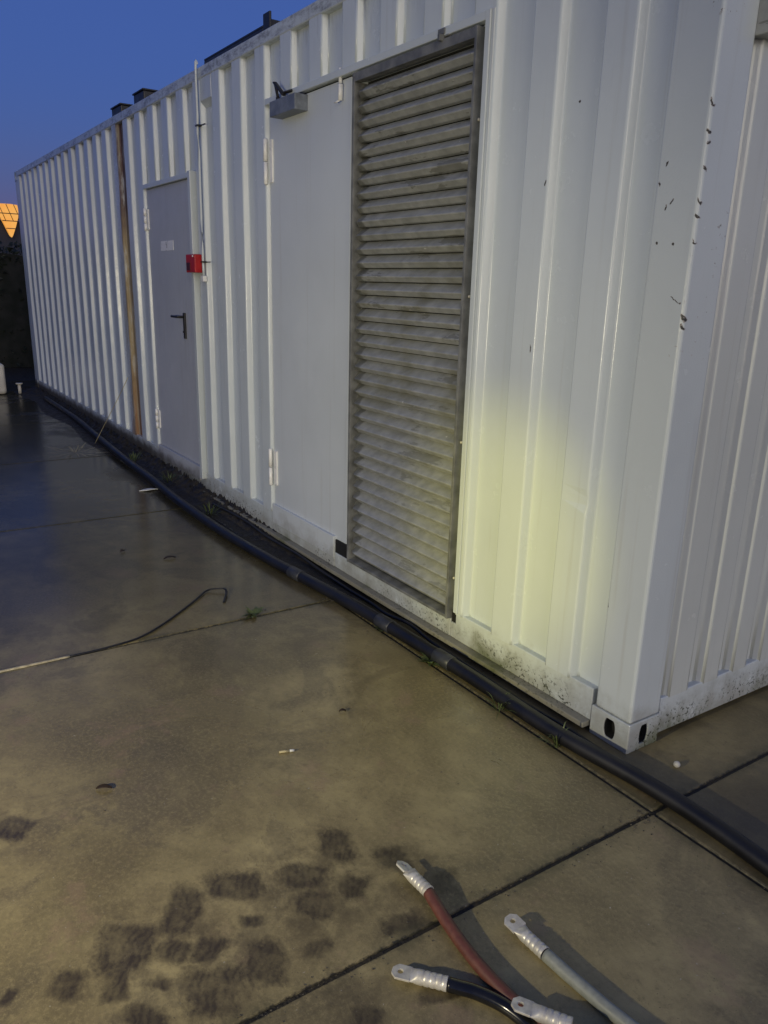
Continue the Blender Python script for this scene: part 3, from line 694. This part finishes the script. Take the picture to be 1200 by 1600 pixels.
def leaf(x, y, a, l, w, lab):
    b = B(); n = 8; rows = []
    for i in range(n + 1):
        t = i / n; q = w * math.sin(math.pi * (.06 + .9 * t)) ** .8
        c = Vector((x, y, .002)) + Vector((math.cos(a), math.sin(a), 0)) * l * (t - .5) + Vector((0, 0, .006 * math.sin(math.pi * t)))
        s = Vector((-math.sin(a), math.cos(a), 0)) * q
        rows.append([b.verts.new(c - s + Vector((0, 0, .005))), b.verts.new(c), b.verts.new(c + s + Vector((0, 0, .006)))])
    for p, q in zip(rows, rows[1:]):
        for k in range(2): b.faces.new((p[k], p[k + 1], q[k + 1], q[k])).smooth = True
    tag(obj('dead_leaf', b, M_dry, solid=.001), lab, 'leaf')
leaf(.755, 1.62, R(-118), .05, .010, 'dark curled dead leaf on the near slab, left of the tread prints')
leaf(.774, .722, R(-115), .028, .006, 'small dark dead leaf on the slab facing the tall louvre')
leaf(3.07, .92, R(-50), .04, .010, 'tiny dark dead leaf on the wet slab beyond the sealant strip')
leaf(2.817, .716, R(-95), .07, .014, 'dark dead leaf lying flat on the wet slab between pipe and sealant strip')
leaf(2.822, .235, R(-120), .03, .006, 'dead leaf close to the pipe opposite the plain white door')
# strip of joint sealant that has come out of its joint
t = thing('sealant_strip', 'loose black strip of joint sealant curling out of the slab joint', 'sealant strip', (1.8, 1.2, 0))
sp = [(1.787, 1.50, .001), (1.788, 1.36, .003), (1.812, 1.20, .006), (1.90, 1.06, .007), (2.02, .92, .007), (2.13, .80, .008), (2.205, .722, .010), (2.19, .67, .016), (2.165, .638, .018), (2.12, .645, .012), (2.02, .70, .004)]
b = B(); tube(b, cr(sp, 8), [(.004, .006)] * (8 * 10 + 1), 8); obj('loose_end', b, M_rubber, t)
b = B(); tube(b, cr([(1.784, 2.2, .0), (1.786, 1.9, .001), (1.783, 1.7, .002), (1.787, 1.5, .001)], 8), [(.005, .008)] * 25, 8); obj('seated_end', b, M_seal, t, )
# scattered grit, nobody could count it
b = B()
for i in range(900):
    x = random.choice([random.uniform(-.8, 5), random.gauss(1.785, .03), random.gauss(-.265, .03), random.uniform(2, 7)]); y = random.uniform(.2, 2.2) if random.random() < .6 else random.gauss(.22, .03)
    s = random.uniform(.0008, .0028)
    bmesh.ops.create_icosphere(b, subdivisions=1, radius=s, matrix=Matrix.Translation((x, y, s * .6)) @ Matrix.Diagonal((1, random.uniform(.6, 1.4), .7, 1)))
o = obj('grit', b, simple('grit', (.10, .085, .06), .8, var=.5)); o['kind'] = 'stuff'; o['label'] = 'fine grit scattered over the slabs'

# ------------------------------------------------------------------ beyond the far end of the yard
t = thing('canister', 'pale plastic canister standing at the far left edge of the slabs', 'canister', (10.6, .62, 0))
obj('body', bx(10.48, 10.72, .425, .80, .004, .42), M_tank, t, bevel=.045, seg=4)
b = B(); tube(b, [(10.6, .70, .415), (10.6, .70, .47)], .03, 14); obj('cap', b, M_black, t)
b = B(); tube(b, cr([(10.6, .64, .41), (10.6, .62, .47), (10.6, .52, .47), (10.6, .50, .41)], 5), .013, 10); obj('handle', b, M_tank, t)
t = thing('standpipe', 'short grey standpipe with a flat flange on top, beside the pale canister', 'standpipe', (10.55, .255, 0))
b = B(); tube(b, [(10.55, .255, -.02), (10.55, .255, .13)], .022, 14); obj('pipe', b, M_tank, t)
b = B(); tube(b, [(10.55, .255, .13), (10.55, .255, .145)], .046, 18); obj('flange', b, M_tank, t)

def hedge():
    t = thing('hedge', 'dark clipped hedge closing the yard behind the container', 'hedge', (14.6, 1, 0))
    b = B(); rnd = random.Random(3)
    def top(y): return 2.12 + .10 * math.sin(y * 1.3) + .07 * math.sin(y * 3.7 + 1) + .05 * math.sin(y * 8.1)
    for i in range(15000):
        y = rnd.uniform(-7, 10); fz = rnd.random() ** .7; h = top(y); z = .05 + (h + rnd.gauss(0, .05)) * fz
        x = 14.0 + .14 * math.sin(y * 2.1 + z * 2) + abs(rnd.gauss(0, .16)) if rnd.random() < .75 else rnd.uniform(14, 15.6)
        if x > 14.5 and fz < .9: z = h + rnd.gauss(0, .06)
        c = Vector((x, y, z)); s = rnd.uniform(.025, .06)
        e = Euler((rnd.uniform(-1.2, 1.2), rnd.uniform(-1.2, 1.2), rnd.uniform(0, 6.3))).to_matrix()
        vs = [b.verts.new(c + e @ Vector(q)) for q in ((0, -s, 0), (s * .5, 0, s * .15), (0, s, 0), (-s * .5, 0, s * .15))]
        b.faces.new(vs)
    obj('foliage', b, M_leafdark, t)
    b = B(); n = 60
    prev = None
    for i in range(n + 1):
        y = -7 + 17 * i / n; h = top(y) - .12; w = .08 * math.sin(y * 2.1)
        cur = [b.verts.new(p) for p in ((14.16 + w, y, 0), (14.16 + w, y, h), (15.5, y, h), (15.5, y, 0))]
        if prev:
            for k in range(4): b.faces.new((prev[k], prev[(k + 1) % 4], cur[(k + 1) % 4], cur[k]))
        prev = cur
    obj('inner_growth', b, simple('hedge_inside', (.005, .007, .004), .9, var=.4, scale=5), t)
    for k in range(12):
        y = -6.5 + 1.45 * k; b = B(); tube(b, cr([(14.7, y, -.02), (14.72, y + .03, .7), (14.75, y - .02, 1.5)], 4), [.05 - .002 * i for i in range(9)], 8); obj('stem', b, M_bark, t)
hedge()

# lit building far behind
bd = thing('building', 'distant building with a glowing orange gridded roof window', 'building', (48, -5, 0))
obj('wall', bx(46.6, 54, -13, 3, 0, 4.35), simple('distant_wall', (.022, .026, .045), .8), bd)
b = B(); prism(b, [(46.3, -13.4, 4.355), (46.3, 3.4, 4.355), (50.3, 3.4, 5.0), (50.3, -13.4, 5.0)], (0, 0, .12)); obj('roof', b, simple('distant_roof', (.02, .024, .04), .7), bd)
t = NT('lit_orange_glazing'); n = t.noise(1.1, 3); em = t.mix(t.rng(n, .3, .7), (1.0, .40, .055), (1.0, .50, .10))
t.set(t.b.inputs['Emission Color'], em); t.b.inputs['Emission Strength'].default_value = EMIT; M_glow = t.fin((.5, .2, .03), .4)
OUT = [(-4.72, 5.08), (-5.14, 5.12), (-5.60, 5.13), (-5.95, 5.10), (-5.985, 4.85), (-5.94, 4.49), (-5.78, 4.02), (-5.62, 3.62), (-5.55, 3.50), (-5.46, 3.58), (-5.08, 4.50)]
b = B(); prism(b, [(46.0, y, z) for y, z in OUT], (.25, 0, 0)); gw = obj('window', b, M_glow, bd)
def inside_span_z(y):  # vertical extent of the outline at y
    zs = []
    for (a, c) in zip(OUT, OUT[1:] + OUT[:1]):
        if (a[0] - y) * (c[0] - y) <= 0 and a[0] != c[0]: zs.append(a[1] + (c[1] - a[1]) * (y - a[0]) / (c[0] - a[0]))
    return (min(zs), max(zs)) if len(zs) > 1 else None
def inside_span_y(z):
    ys = []
    for (a, c) in zip(OUT, OUT[1:] + OUT[:1]):
        if (a[1] - z) * (c[1] - z) <= 0 and a[1] != c[1]: ys.append(a[0] + (c[0] - a[0]) * (z - a[1]) / (c[1] - a[1]))
    return (min(ys), max(ys)) if len(ys) > 1 else None
MB_ = simple('mullion', (.03, .02, .015), .6)
for z in (4.66, 4.30, 3.93):
    s_ = inside_span_y(z)
    if s_: obj('mullion', bx(45.97, 45.998, s_[0], s_[1], z - .02, z + .02), MB_, gw)
for k in range(3):
    y0 = -5.05 - .36 * k
    b = B(); p0, p1 = (y0, 5.11), (y0 - .28, 4.30)
    while True:
        s_ = inside_span_z(p1[0])
        if s_ and s_[0] < p1[1]: break
        p1 = (p1[0] + .03, p1[1] + .09)
        if p1[1] > 5.0: break
    tube(b, [(45.985, *p0), (45.985, *p1)], .017, 6); obj('mullion', b, MB_, gw)
